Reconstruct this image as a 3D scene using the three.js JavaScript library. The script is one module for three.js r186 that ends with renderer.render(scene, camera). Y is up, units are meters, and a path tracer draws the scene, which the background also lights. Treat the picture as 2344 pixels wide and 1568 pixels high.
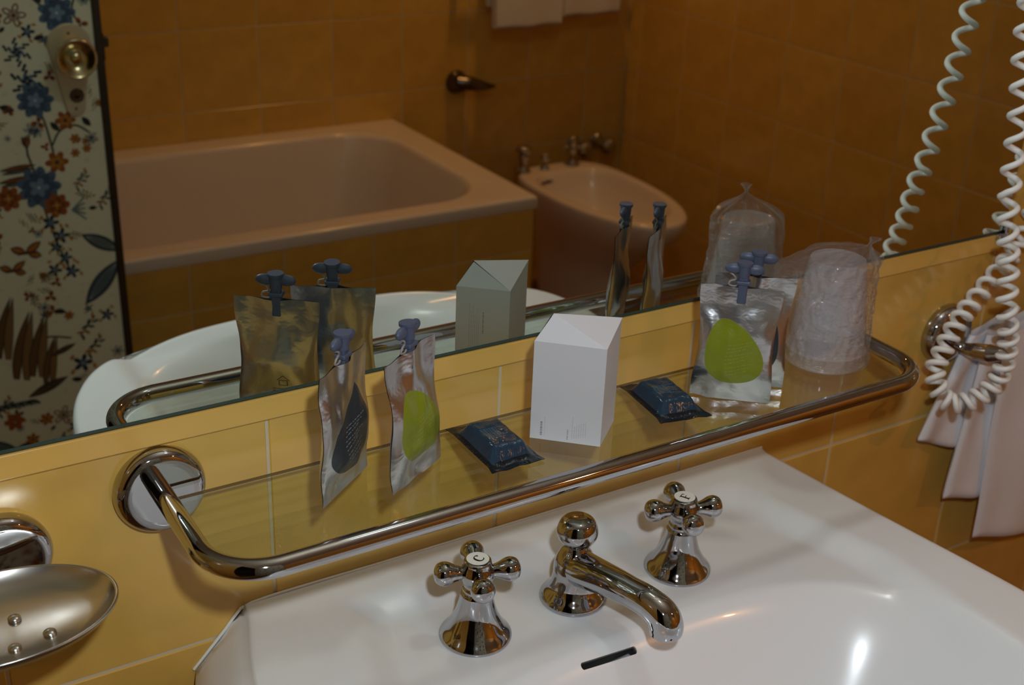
import * as THREE from 'three';
import { mergeGeometries, mergeVertices } from 'three/addons/utils/BufferGeometryUtils.js';
import { RoundedBoxGeometry } from 'three/addons/geometries/RoundedBoxGeometry.js';
import { Brush, Evaluator, SUBTRACTION } from 'three-bvh-csg';
import { ImprovedNoise } from 'three/addons/math/ImprovedNoise.js';

// ------------------------------------------------------------------ camera, light, exposure
// Heights in this file are given in centimetres above one tile joint that runs 82 cm over the floor.
const Y0 = 0.82;
const P = (x, y, z) => new THREE.Vector3(x / 100, Y0 + y / 100, z / 100);
const V = (x, y, z) => new THREE.Vector3(x / 100, y / 100, z / 100);

const scene = new THREE.Scene();
scene.background = new THREE.Color(0x000000);
const renderer = new THREE.WebGLRenderer({ antialias: true });
renderer.toneMapping = THREE.LinearToneMapping;
renderer.toneMappingExposure = 1.0;
renderer.shadowMap.enabled = true;

const camera = new THREE.PerspectiveCamera(30.314, 2344 / 1568, 0.02, 30);
const YAW = 0.56552, PITCH = 0.43303, ROLL = 0.04175;
const fwd = new THREE.Vector3(Math.sin(YAW) * Math.cos(PITCH), -Math.sin(PITCH), -Math.cos(YAW) * Math.cos(PITCH));
const right0 = new THREE.Vector3(Math.cos(YAW), 0, Math.sin(YAW));
const up0 = new THREE.Vector3().crossVectors(right0, fwd);
const camRight = right0.clone().multiplyScalar(Math.cos(ROLL)).addScaledVector(up0, Math.sin(ROLL));
const camUp = up0.clone().multiplyScalar(Math.cos(ROLL)).addScaledVector(right0, -Math.sin(ROLL));
camera.position.copy(P(-28.61, 62.49, 78.08));
camera.quaternion.setFromRotationMatrix(new THREE.Matrix4().makeBasis(camRight, camUp, fwd.clone().negate()));
camera.filmGauge = 23.6;
camera.focus = 0.93;
camera.userData.fStop = 6.3;
scene.add(camera);

// the photographer's flash, a hand above and beside the lens
const flash = new THREE.SpotLight(new THREE.Color(0.86, 0.96, 1.03), 1.24, 0, 0.95, 0.15, 2);
flash.name = 'camera_flash';
flash.position.copy(camera.position).addScaledVector(camUp, 0.12).addScaledVector(camRight, 0.08);
flash.target.position.copy(flash.position).addScaledVector(fwd, 1);
flash.castShadow = true; flash.shadow.radius = 1.0; flash.shadow.mapSize.set(2048, 2048); flash.shadow.bias = -0.0004;
scene.add(flash, flash.target);

// the room's own warm ceiling lamp, a recessed downlight (its fitting is built with the other objects)
const LAMP = P(146, 156.5, 180);
const lampLight = new THREE.SpotLight(new THREE.Color(1.0, 0.45, 0.15), 2.9, 0, 1.15, 0.85, 2);
lampLight.name = 'ceiling_lamp_light';
lampLight.position.copy(LAMP); lampLight.target.position.copy(P(128, 0, 170)); lampLight.castShadow = true; lampLight.shadow.radius = 1.5;
scene.add(lampLight, lampLight.target);

// the cool white globe lamp on the wall over the mirror
const GLOBE = P(42, 116, 15);
const globeLight = new THREE.PointLight(new THREE.Color(0.93, 0.97, 0.97), 0.33, 0, 2);
globeLight.name = 'mirror_lamp_light';
globeLight.position.copy(GLOBE); globeLight.castShadow = true; globeLight.shadow.radius = 2.5;
scene.add(globeLight);

// ------------------------------------------------------------------ helpers
let seed = 7;
const rnd = () => { seed |= 0; seed = (seed + 0x6D2B79F5) | 0; let t = Math.imul(seed ^ (seed >>> 15), 1 | seed); t = (t + Math.imul(t ^ (t >>> 7), 61 | t)) ^ t; return ((t ^ (t >>> 14)) >>> 0) / 4294967296; };
const perlin = new ImprovedNoise();
const clamp = THREE.MathUtils.clamp, lerp = THREE.MathUtils.lerp;
const sstep = (a, b, x) => { const t = clamp((x - a) / (b - a), 0, 1); return t * t * (3 - 2 * t); };
const taken = {};
const numbered = (n) => { taken[n] = (taken[n] ?? -1) + 1; return taken[n] ? `${n}_${String(taken[n]).padStart(3, '0')}` : n; };

function part(name, geo, mat, parent, label) {
  const m = new THREE.Mesh(geo, mat); m.name = name; m.castShadow = m.receiveShadow = true;
  if (label) m.userData.label = label;
  parent.add(m); return m;
}
function thing(name, label, category, pos, turn = 0, group) {
  const g = new THREE.Group(); g.name = numbered(name); g.userData = { label, category };
  if (group) g.userData.group = group;
  if (pos) g.position.copy(pos);
  g.rotation.y = turn; scene.add(g); return g;
}
function single(name, label, category, geo, mat, pos) {
  const m = part(numbered(name), geo, mat, scene); m.userData = { label, category };
  if (pos) m.position.copy(pos);
  return m;
}
function structure(name, geo, mat, pos, label) {
  const m = part(name, geo, mat, scene); m.userData = { kind: 'structure', label, category: name.split('_')[0] };
  if (pos) m.position.copy(pos);
  return m;
}
const box = (w, h, d, r = 0, seg = 2) => r ? new RoundedBoxGeometry(w / 100, h / 100, d / 100, seg, r / 100) : new THREE.BoxGeometry(w / 100, h / 100, d / 100);
const at = (g, x, y, z) => g.translate(x / 100, y / 100, z / 100);
const lathe = (pts, seg = 48) => new THREE.LatheGeometry(pts.map(([r, y]) => new THREE.Vector2(Math.max(r, 0.0005) / 100, y / 100)), seg);
function smoothPts(pts, n = 60) { return new THREE.SplineCurve(pts.map(([a, b]) => new THREE.Vector2(a, b))).getPoints(n).map((v) => [v.x, v.y]); }
function indexed(pos, uv, idx) {
  const g = new THREE.BufferGeometry();
  g.setAttribute('position', new THREE.Float32BufferAttribute(pos, 3));
  g.setAttribute('uv', new THREE.Float32BufferAttribute(uv, 2));
  g.setIndex(idx); g.computeVertexNormals(); return g;
}
// closed rings of equal length joined into one skin
function loft(rings, capA = false, capB = false) {
  const n = rings[0].length, pos = [], uv = [], idx = [];
  rings.forEach((r, j) => r.forEach((p, i) => { pos.push(p.x, p.y, p.z); uv.push(i / n * 2, j * 0.05); }));
  for (let j = 0; j < rings.length - 1; j++) for (let i = 0; i < n; i++) {
    const a = j * n + i, b = j * n + (i + 1) % n, c = a + n, d = b + n;
    idx.push(a, c, b, b, c, d);
  }
  const cap = (j, flip) => {
    const c = pos.length / 3, m = rings[j].reduce((s, p) => s.add(p), new THREE.Vector3()).multiplyScalar(1 / n);
    pos.push(m.x, m.y, m.z); uv.push(0, 0);
    for (let i = 0; i < n; i++) { const a = j * n + i, b = j * n + (i + 1) % n; flip ? idx.push(c, b, a) : idx.push(c, a, b); }
  };
  if (capA) cap(0, false);
  if (capB) cap(rings.length - 1, true);
  return indexed(pos, uv, idx);
}
// round bar along a curve with its own radius at every control point (centimetres)
function sweep(pts, radii, n = 60, m = 20, capped = true) {
  const c = new THREE.CatmullRomCurve3(pts, false, 'centripetal'), fr = c.computeFrenetFrames(n, false), rings = [];
  for (let k = 0; k <= n; k++) {
    const t = k / n, p = c.getPoint(c.getUtoTmapping(t)), q = c.getUtoTmapping(t) * (radii.length - 1), i = Math.min(Math.floor(q), radii.length - 2);
    const r = lerp(radii[i], radii[i + 1], q - i) / 100;
    rings.push(Array.from({ length: m }, (_, a) => p.clone().addScaledVector(fr.normals[k], -Math.cos(a / m * 2 * Math.PI) * r).addScaledVector(fr.binormals[k], Math.sin(a / m * 2 * Math.PI) * r)));
  }
  return loft(rings, capped, capped);
}
function grid(nu, nv, fn) {
  const pos = [], uv = [], idx = [];
  for (let j = 0; j <= nv; j++) for (let i = 0; i <= nu; i++) { const q = fn(i / nu, j / nv); pos.push(q[0] / 100, q[1] / 100, q[2] / 100); uv.push(q[3] ?? i / nu, q[4] ?? j / nv); }
  for (let j = 0; j < nv; j++) for (let i = 0; i < nu; i++) { const a = j * (nu + 1) + i, b = a + 1, c = a + nu + 1, d = c + 1; idx.push(a, b, c, b, d, c); }
  return indexed(pos, uv, idx);
}
function noiseTexture(size, fn, srgb = false) {
  const d = new Uint8Array(size * size * 4);
  for (let y = 0; y < size; y++) for (let x = 0; x < size; x++) { const c = fn(x / size, y / size), o = (y * size + x) * 4; for (let k = 0; k < 3; k++) d[o + k] = clamp(Math.round((Array.isArray(c) ? c[k] : c) * 255), 0, 255); d[o + 3] = 255; }
  const t = new THREE.DataTexture(d, size, size); t.wrapS = t.wrapT = THREE.RepeatWrapping; t.magFilter = THREE.LinearFilter; t.minFilter = THREE.LinearFilter;
  if (srgb) t.colorSpace = THREE.SRGBColorSpace;
  t.needsUpdate = true; return t;
}
const tiled = (t, u, v = u) => { const c = t.clone(); c.repeat.set(u, v); c.needsUpdate = true; return c; };
const loopNoise = (u, v, f, z) => { const a = (x, y) => perlin.noise(x * f, y * f, z); return lerp(lerp(a(u, v), a(u - 1, v), u), lerp(a(u, v - 1), a(u - 1, v - 1), u), v); };
function canvasTexture(w, h, draw, srgb = true) {
  const c = document.createElement('canvas'); c.width = w; c.height = h; draw(c.getContext('2d'), w, h);
  const t = new THREE.CanvasTexture(c); if (srgb) t.colorSpace = THREE.SRGBColorSpace; return t;
}
// cuts one closed shape out of another
function carve(body, cut) {
  const outward = (g) => {
    const p = g.attributes.position, ix = Array.from(g.index.array), a = new THREE.Vector3(), b = new THREE.Vector3(), c = new THREE.Vector3(); let vol = 0;
    for (let i = 0; i < ix.length; i += 3) { a.fromBufferAttribute(p, ix[i]); b.fromBufferAttribute(p, ix[i + 1]); c.fromBufferAttribute(p, ix[i + 2]); vol += a.dot(b.cross(c)); }
    if (vol < 0) { for (let i = 0; i < ix.length; i += 3) { const t = ix[i]; ix[i] = ix[i + 1]; ix[i + 1] = t; } g.setIndex(ix); g.computeVertexNormals(); }
    return g;
  };
  const A = new Brush(outward(body)), B = new Brush(outward(cut)); A.updateMatrixWorld(); B.updateMatrixWorld();
  const e = new Evaluator(); e.useGroups = false; e.attributes = ['position', 'uv', 'normal'];
  return e.evaluate(A, B, SUBTRACTION).geometry;
}
const std = (o) => new THREE.MeshStandardMaterial(o);
const phys = (o) => new THREE.MeshPhysicalMaterial(o);

// ------------------------------------------------------------------ materials
const terryTex = noiseTexture(256, () => rnd());
const waveTex = noiseTexture(256, (u, v) => 0.5 + 0.3 * loopNoise(u, v, 4, 1) + 0.25 * loopNoise(u, v, 9, 5));
const crumpleTex = noiseTexture(512, (u, v) => { const a = Math.abs(loopNoise(u, v, 6, 3)) + 0.6 * Math.abs(loopNoise(u, v, 13, 8)) + 0.35 * Math.abs(loopNoise(u, v, 29, 2)); return clamp(a, 0, 1); });
const glazeTex = noiseTexture(256, (u, v) => { const n = 0.93 + 0.07 * loopNoise(u, v * 1, 5, 11) + 0.05 * loopNoise(u, v, 14, 4); return [n, n, n]; }, true);
const chrome = std({ name: 'chrome', color: 0xb9b9bd, metalness: 1, roughness: 0.045 });
const steel = std({ name: 'brushed_steel', color: 0xc4c0b8, metalness: 1, roughness: 0.24 });
const darkMetal = std({ name: 'dark_metal', color: 0x6a625a, metalness: 1, roughness: 0.25 });
const ceramic = phys({ name: 'white_ceramic', color: 0xe6e5e6, roughness: 0.22, clearcoat: 0.25, clearcoatRoughness: 0.04 });
const tubEnamel = phys({ name: 'tub_enamel', color: 0xdfd3c9, roughness: 0.2, clearcoat: 0.3, clearcoatRoughness: 0.06 });
const grout = std({ name: 'grout', color: 0xcfc0a2, roughness: 0.9 });
const tileTones = [0xe8b85a, 0xe5b456, 0xe9ba5c, 0xe3b257].map((c, i) => phys({ name: 'ochre_glaze_' + i, color: c, map: glazeTex, roughness: 0.2, clearcoat: 0.35, clearcoatRoughness: 0.08, bumpMap: waveTex, bumpScale: 0.00025 }));
const floorTones = [0x7c5636, 0x775233, 0x815a39].map((c, i) => std({ name: 'floor_glaze_' + i, color: c, roughness: 0.35 }));
const plaster = std({ name: 'plaster', color: 0xe6ddcf, roughness: 0.9 });
const terry = std({ name: 'white_terry', color: 0xf2f0f3, roughness: 1, bumpMap: tiled(terryTex, 2), bumpScale: 0.0005 });
const bathTerry = std({ name: 'bath_terry', color: 0xe9e2da, roughness: 1, bumpMap: tiled(terryTex, 2), bumpScale: 0.0006 });
const cordPlastic = std({ name: 'cord_plastic', color: 0xf0eeea, roughness: 0.42 });

// ------------------------------------------------------------------ room shell
const XR = 198.85, ZB = 224.6, XL = -60, FLOOR = -82, CEIL = 158;
const tileShapes = {};
function tileShape(w, h) {
  const key = w.toFixed(2) + 'x' + h.toFixed(2);
  if (tileShapes[key]) return tileShapes[key];
  const g = 0.11, c = 0.1, d = 0.11;                                   // half joint, chamfer, how far the tile stands proud of the joint
  const o = [[-w / 2 + g, -h / 2 + g], [w / 2 - g, -h / 2 + g], [w / 2 - g, h / 2 - g], [-w / 2 + g, h / 2 - g]], i = o.map(([x, y]) => [x - Math.sign(x) * c, y - Math.sign(y) * c]);
  const pos = [], uv = [], idx = [], ou = rnd() * 7, ov = rnd() * 7;
  const quad = (q) => { const s = pos.length / 3; q.forEach(([x, y, z]) => { pos.push(x / 100, y / 100, z / 100); uv.push((x + w / 2) / 40 + ou, (y + h / 2) / 40 + ov); }); idx.push(s, s + 1, s + 2, s, s + 2, s + 3); };
  quad(i.map(([x, y]) => [x, y, 0]));
  for (let k = 0; k < 4; k++) { const l = (k + 1) % 4; quad([[...o[k], -d], [...o[l], -d], [...i[l], 0], [...i[k], 0]]); }
  return (tileShapes[key] = indexed(pos, uv, idx));
}
// tiles laid between joint positions; put(a, b) gives the world point of the tile plane
function layTiles(wall, name, joinA, joinB, put, ax, bx, tones, skip) {
  const n = new THREE.Vector3().crossVectors(ax, bx), q = new THREE.Quaternion().setFromRotationMatrix(new THREE.Matrix4().makeBasis(ax, bx, n));
  let k = 0;
  for (let i = 0; i < joinA.length - 1; i++) for (let j = 0; j < joinB.length - 1; j++) {
    const a0 = joinA[i], a1 = joinA[i + 1], b0 = joinB[j], b1 = joinB[j + 1];
    if (skip && skip(a0, a1, b0, b1)) continue;
    const t = part(k ? `${name}_${String(k).padStart(3, '0')}` : name, tileShape(a1 - a0, b1 - b0), tones[Math.floor(rnd() * tones.length)], wall);
    t.position.copy(put((a0 + a1) / 2, (b0 + b1) / 2)).sub(wall.position); t.quaternion.copy(q); k++;
  }
}
const joints = (lo, hi, phase, step = 20) => { const r = [lo]; for (let v = Math.ceil((lo - phase) / step + 0.02) * step + phase; v < hi - 0.6; v += step) if (v > lo + 0.6) r.push(v); r.push(hi); return r; };
const X = new THREE.Vector3(1, 0, 0), Y = new THREE.Vector3(0, 1, 0), Z = new THREE.Vector3(0, 0, 1);
const TOP = 80, rows = joints(FLOOR, TOP, 0);
const midH = (FLOOR + CEIL) / 2, H = CEIL - FLOOR;

const wallFront = structure('wall_front', box(XR - XL + 20, H, 10), grout, P((XR + XL) / 2, midH, -5.1), 'ochre tiled bathroom wall behind washbasin and mirror');
layTiles(wallFront, 'wall_tile', joints(XL, XR, 0), rows, (a, b) => P(a, b, 0), X, Y, tileTones, (a0, a1, b0) => b0 >= 19 && a1 < 80.5);
const wallBack = structure('wall_back', box(XR - XL + 20, H, 10), grout, P((XR + XL) / 2, midH, ZB + 5.1), 'ochre tiled wall behind bathtub and bidet');
layTiles(wallBack, 'wall_tile', joints(XL, XR, XR - 14.34), rows, (a, b) => P(a, b, ZB), X.clone().negate(), Y, tileTones);
const wallRight = structure('wall_right', box(10, H, ZB), grout, P(XR + 5.1, midH, ZB / 2), 'ochre tiled side wall beside the bidet');
layTiles(wallRight, 'wall_tile', joints(0.1, ZB, 18.45), rows, (a, b) => P(XR, b, a), Z.clone().negate().multiplyScalar(-1), Y, tileTones);
wallRight.children.forEach((t) => { t.quaternion.setFromRotationMatrix(new THREE.Matrix4().makeBasis(Z, Y, X.clone().negate())); });
const leftParts = [at(box(10, H, 46), 0, 0, 23 - ZB / 2), at(box(10, H, ZB - 130), 0, 0, 130 + (ZB - 130) / 2 - ZB / 2), at(box(10, CEIL - 119, 84), 0, (119 + CEIL) / 2 - midH, 88 - ZB / 2)];
const wallLeft = structure('wall_left', mergeGeometries(leftParts), grout, P(XL - 5.1, midH, ZB / 2), 'ochre tiled wall with the doorway');
layTiles(wallLeft, 'wall_tile', [0, 20, 46, 130, 150, 170, 190, 210, ZB], rows, (a, b) => P(XL, b, a), Z.clone().negate(), Y, tileTones, (a0, a1) => a0 === 46);
{ // dim hallway beyond the doorway
  const hall = [at(box(6, 250, 190), -200, 38, 90), at(box(130, 250, 6), -136, 38, -2), at(box(130, 250, 6), -136, 38, 182), at(box(136, 6, 190), -136, -85.1, 90), at(box(136, 6, 190), -136, 161, 90)];
  structure('wall_hall', mergeGeometries(hall), std({ name: 'hall_paint', color: 0x6d5a49, roughness: 0.9 }), P(0, 0, 0), 'dim brown hallway beyond the doorway');
}
structure('ceiling', box(XR - XL + 20, 8, ZB + 20), plaster, P((XR + XL) / 2, CEIL + 4, ZB / 2), 'plain plastered bathroom ceiling');
const floor = structure('floor', box(XR - XL + 20, 8, ZB + 20), grout, P((XR + XL) / 2, FLOOR - 4.1, ZB / 2), 'brown tiled bathroom floor');
layTiles(floor, 'floor_tile', joints(XL, XR, 0), joints(0, ZB, 10), (a, b) => P(a, FLOOR, b), X, Z.clone().negate(), floorTones, (a0, a1, b0) => a1 < 122 && b0 > 150);
{ // plaster above the tiling
  const cornice = (n, w, d, x, z) => structure(n, box(w, 2, d, 0.5), tileTones[0], P(x, TOP + 1, z), 'narrow ochre capping strip above the wall tiles');
  cornice('trim_2', XR - XL, 1, (XR + XL) / 2, ZB - 0.5); cornice('trim_3', 1, ZB - 2, XR - 0.5, ZB / 2);
}
// rounded ochre strip on which the mirror stands
structure('trim_1', box(138, 1.9, 0.36, 0.17, 3), phys({ name: 'strip_glaze', color: 0xe2b45c, roughness: 0.25, clearcoat: 0.3, clearcoatRoughness: 0.1 }), P(80.2 - 69, 18.95, 0.18), 'narrow ochre strip below the mirror');

// ------------------------------------------------------------------ mirror
{
  const g = thing('wall_mirror', 'large frameless wall mirror above the glass shelf', 'mirror', P(0, 0, 0));
  part('glass_edge', at(box(135, 88, 0.44), 12.5, 64.1, 0.23), std({ name: 'mirror_edge', color: 0x3c4a42, roughness: 0.25 }), g);
  part('mirror_pane', at(box(135, 87.7, 0.05), 12.5, 64.25, 0.475), std({ name: 'silvering', color: 0xd3dbd2, metalness: 1, roughness: 0.0 }), g);
  const clip = mergeGeometries([at(box(1.3, 0.9, 0.7, 0.2), 79.6, 19.75, 0.6), at(box(0.5, 2.0, 0.5, 0.2), 79.9, 20.6, 0.75)]);
  part('corner_clip', clip, chrome, g, 'small chrome clip at the mirror corner');
}

// ------------------------------------------------------------------ washbasin
const basinTop = (x, z) => {
  const w = 19.3 + clamp((z - 4.9) * 0.28, -1, 3.9), d = Math.min(w - Math.abs(x - 24), z - 4.0, 51.5 - z);
  const r = Math.pow(Math.pow(Math.abs(x - 24) / 23.6, 3) + Math.pow(Math.abs(z - 33.4) / 17.6, 3), 1 / 3), t = clamp((1 - r) / 0.62, 0, 1);
  return 2.4 - 1.15 * sstep(-0.8, 2.6, d) - 12.5 * Math.pow(Math.sin(t * Math.PI / 2), 1.55);
};
{
  const g = thing('washbasin', 'white ceramic washbasin with rounded front below the glass shelf', 'washbasin', P(0, 0, 0));
  const side = new THREE.CatmullRomCurve3([[50.2, 0], [51.8, 13], [53.8, 28], [54.6, 38], [52.6, 44.8], [48.5, 48.3], [43.5, 50.4], [35, 52.4], [24, 53.2], [13, 52.6], [4.3, 50.6], [-1, 48], [-4.6, 43], [-6.9, 34.8], [-6.7, 20], [-5.4, 9], [-2.6, 0]].map(([x, z]) => new THREE.Vector3(x, 0, z)), false, 'centripetal');
  const outline = [];
  for (let i = 0; i < 40; i++) outline.push([lerp(-2.6, 50.2, i / 40), 0.05]);
  side.getSpacedPoints(180).slice(0, -1).forEach((p) => outline.push([p.x, Math.max(p.z, 0.05)]));
  const C = [24, 33.4], rings = [], n = outline.length;
  const grow = outline.map(([x, z], i) => { const a = outline[(i + n - 2) % n], b = outline[(i + 2) % n]; let nx = -(b[1] - a[1]), nz = b[0] - a[0]; const l = Math.hypot(nx, nz) || 1; nx /= -l; nz /= -l; return z < 0.1 ? [x < 0 ? -1 : x > 49 ? 1 : 0, 0] : [nx, nz]; });
  const skirt = (off, y) => outline.map(([x, z], i) => { const k = (z < 0.1 && x > 0 && x < 49 ? 0 : 1) * (off > 0 ? 1 - 0.92 * sstep(4, 40, z) : 1); return V(x + grow[i][0] * off * k + (off < 0 ? (24 - x) * -off * 0.03 : 0), y, Math.max(0.05, z + grow[i][1] * off * k)); });
  rings.push(skirt(-9, -19), skirt(-4, -17.5), skirt(1.5, -13), skirt(3.6, -8), skirt(4.1, -4), skirt(3.9, -2.2), skirt(2.6, -0.4), skirt(1.2, 1.0), skirt(0.4, 1.7));
  for (let k = 0; k <= 84; k++) {
    const s = 1 - Math.pow(k / 84, 1.15);
    rings.push(outline.map(([x, z]) => {
      const px = C[0] + (x - C[0]) * s, pz = C[1] + (z - C[1]) * s, d = (1 - s) * Math.hypot(x - C[0], z - C[1]), e = z < 0.1 ? 0 : clamp(1 - d / 0.9, 0, 1);
      return V(px, basinTop(px, pz) - 0.55 * (1 - Math.sqrt(1 - e * e)), pz);
    }));
  }
  // overflow slot cut through the back of the bowl
  const slotAt = (x, z, d) => V(x, basinTop(x, z) - d, z - d * 0.55);
  const slotRing = (d, w = 0.21, l = 2.35) => Array.from({ length: 24 }, (_, i) => { const a = i / 24 * 2 * Math.PI, x = 20.1 + l * Math.sign(Math.cos(a)) + w * Math.cos(a), z = 17.05 + 0.02 * (x - 20) + w * Math.sin(a); return slotAt(x, z, d); });
  const slotCut = loft([slotRing(-0.8), slotRing(0), slotRing(0.55), slotRing(0.75, 1.2, 2.6), slotRing(6, 1.2, 2.6)], true, true);
  part('bowl', carve(loft(rings, true, true), slotCut), ceramic, g);
  const bead = [P(-6.9, -2.2, 0.12), P(-5.4, -0.6, 0.12), P(-4.0, 0.9, 0.12), P(-2.8, 2.2, 0.12), P(-1.5, 2.42, 0.12), P(10, 2.42, 0.12), P(30, 2.42, 0.12), P(50.2, 2.42, 0.12)].map((p) => p.sub(P(0, 0, 0)));
  part('caulk_bead', sweep(bead, [0.13, 0.13, 0.13, 0.13, 0.12, 0.11, 0.11, 0.11], 60, 8), std({ name: 'caulk', color: 0xe9e6da, roughness: 0.6 }), g);
  part('drain', at(lathe([[0, 0.3], [1.6, 0.3], [2.1, 0.15], [2.2, 0], [0, -0.4]]), 24, basinTop(24, 33.4) - 0.05, 33.4), chrome, g);
}
// ------------------------------------------------------------------ taps
const bell = smoothPts([[2.72, 0], [2.8, 0.2], [2.7, 0.45], [2.2, 1.1], [1.68, 2.1], [1.36, 3.2], [1.24, 4.0]], 40);
const letterDisc = (ch) => canvasTexture(128, 128, (c) => { c.fillStyle = '#eeeae2'; c.fillRect(0, 0, 128, 128); c.fillStyle = '#14141c'; c.font = 'bold 84px serif'; c.textAlign = 'center'; c.textBaseline = 'middle'; c.fillText(ch, 64, 68); });
function tap(x, z, turn, letter, label) {
  const g = thing('basin_tap', label, 'tap', P(x, 1.22, z), turn);
  part('bell', lathe(bell.concat([[1.12, 4.2], [0.9, 4.4], [0, 4.4]]), 56), chrome, g);
  const h = part('cross_handle', lathe(smoothPts([[0.95, 3.9], [1.12, 4.4], [1.0, 4.8], [1.25, 5.4], [1.32, 5.9], [1.12, 6.5], [1.06, 6.8], [1.02, 6.9]], 40).concat([[0.88, 7.0], [0, 7.0]]), 40), chrome, g);
  const armShape = lathe(smoothPts([[0.55, 0.7], [0.5, 1.1], [0.62, 1.6], [0.88, 2.2], [0.92, 2.65], [0.72, 3.08], [0.3, 3.28], [0, 3.3]], 40), 28);
  for (let k = 0; k < 4; k++) { const a = part('arm', armShape, chrome, h); a.position.y = 0.0575; a.rotation.set(0, k * Math.PI / 2, -Math.PI / 2 + 0.06, 'YXZ'); }
  const disc = new THREE.CircleGeometry(0.0086, 32).rotateX(-Math.PI / 2);
  const d = part('index_disc', disc, std({ map: letterDisc(letter), roughness: 0.25 }), h, `white disc with black letter ${letter}`);
  d.position.y = 0.0704; d.rotation.y = -turn + 0.5;
  return g;
}
tap(12.0, 10.6, -0.36, 'C', 'chrome cross-handle basin tap marked C');
tap(31.3, 11.0, -0.36, 'F', 'chrome cross-handle basin tap marked F');
{
  const g = thing('basin_spout', 'chrome basin spout with round knob between the two taps', 'spout', P(21.3, 1.27, 10.2));
  part('flange', lathe(smoothPts([[2.65, 0], [2.72, 0.2], [2.55, 0.6], [2.0, 1.3], [1.75, 2.2], [1.72, 3.0], [1.6, 3.7], [1.3, 4.3], [1.0, 4.7], [0.9, 4.9]], 60).concat([[0.8, 5.2], [0, 5.2]]), 56), chrome, g);
  part('spout_arm', sweep([V(-0.1, 3.0, -0.6), V(0.1, 3.3, 1.2), V(0.5, 3.7, 3.4), V(1.0, 3.95, 5.9), V(1.5, 3.9, 7.9), V(1.82, 3.45, 9.0), V(1.95, 2.75, 9.35), V(1.97, 2.1, 9.38)], [1.6, 1.5, 1.3, 1.18, 1.2, 1.3, 1.32, 1.22], 80, 28), chrome, g);
  part('lift_knob', lathe(smoothPts([[0.9, 4.7], [0.85, 5.0], [1.2, 5.3], [1.58, 5.9], [1.62, 6.5], [1.32, 7.25], [0.75, 7.58], [0, 7.64]], 50), 44), chrome, g);
}
// ------------------------------------------------------------------ glass shelf
const SH = 14.75;
{
  const g = thing('glass_shelf', 'glass shelf with chrome rail below the mirror', 'shelf', P(0, 0, 0));
  const s = new THREE.Shape(), x0 = -7.85, x1 = 54.55, z0 = 2.35, z1 = 13.25, r = 3.4;
  s.moveTo(x0 / 100, -z0 / 100); s.lineTo(x0 / 100, -(z1 - r) / 100); s.absarc((x0 + r) / 100, -(z1 - r) / 100, r / 100, Math.PI, Math.PI * 1.5, false); s.lineTo((x1 - r) / 100, -z1 / 100); s.absarc((x1 - r) / 100, -(z1 - r) / 100, r / 100, Math.PI * 1.5, Math.PI * 2, false); s.lineTo(x1 / 100, -z0 / 100); s.closePath();
  const pane = new THREE.ExtrudeGeometry(s, { depth: 0.0055, bevelEnabled: false, curveSegments: 12 }).rotateX(-Math.PI / 2).translate(0, (SH - 0.55) / 100, 0);
  const gp = part('glass_panel', pane, phys({ name: 'shelf_glass', color: 0xf4f8f2, transmission: 1, thickness: 0, roughness: 0.0, ior: 1.5 }), g);
  part('back_edge', at(box(x1 - x0, 0.2, 0.1), (x0 + x1) / 2, SH - 0.12, z0 - 0.06), std({ name: 'glass_edge_tint', color: 0x6b4a22, roughness: 0.3 }), gp, 'brownish ground back edge of the glass');
  const xl = -8.6, xr = 55.3, zf = 13.95, b = 4.1, path = new THREE.CurvePath(), yy = 15.2;
  const L = (a, c) => path.add(new THREE.LineCurve3(a, c));
  const bend = (a, m, c) => path.add(new THREE.CubicBezierCurve3(a, a.clone().lerp(m, 0.5523), c.clone().lerp(m, 0.5523), c));
  L(V(xl, yy, 0.3), V(xl, yy, zf - b)); bend(V(xl, yy, zf - b), V(xl, yy, zf), V(xl + b, yy, zf)); L(V(xl + b, yy, zf), V(xr - b, yy, zf)); bend(V(xr - b, yy, zf), V(xr, yy, zf), V(xr, yy, zf - b)); L(V(xr, yy, zf - b), V(xr, yy, 0.3));
  part('rail', new THREE.TubeGeometry(path, 260, 0.0074, 24, false), chrome, g);
  for (const x of [xl + 0.3, xr]) { const p = part('wall_rose', lathe(smoothPts([[3.25, 0], [3.3, 0.5], [3.1, 1.0], [2.75, 1.25], [2.2, 1.3]], 30).concat([[0.5, 1.32], [0, 1.32]]), 64).rotateX(Math.PI / 2), chrome, g); p.position.copy(V(x, 14.6, 0)); }
}
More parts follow.
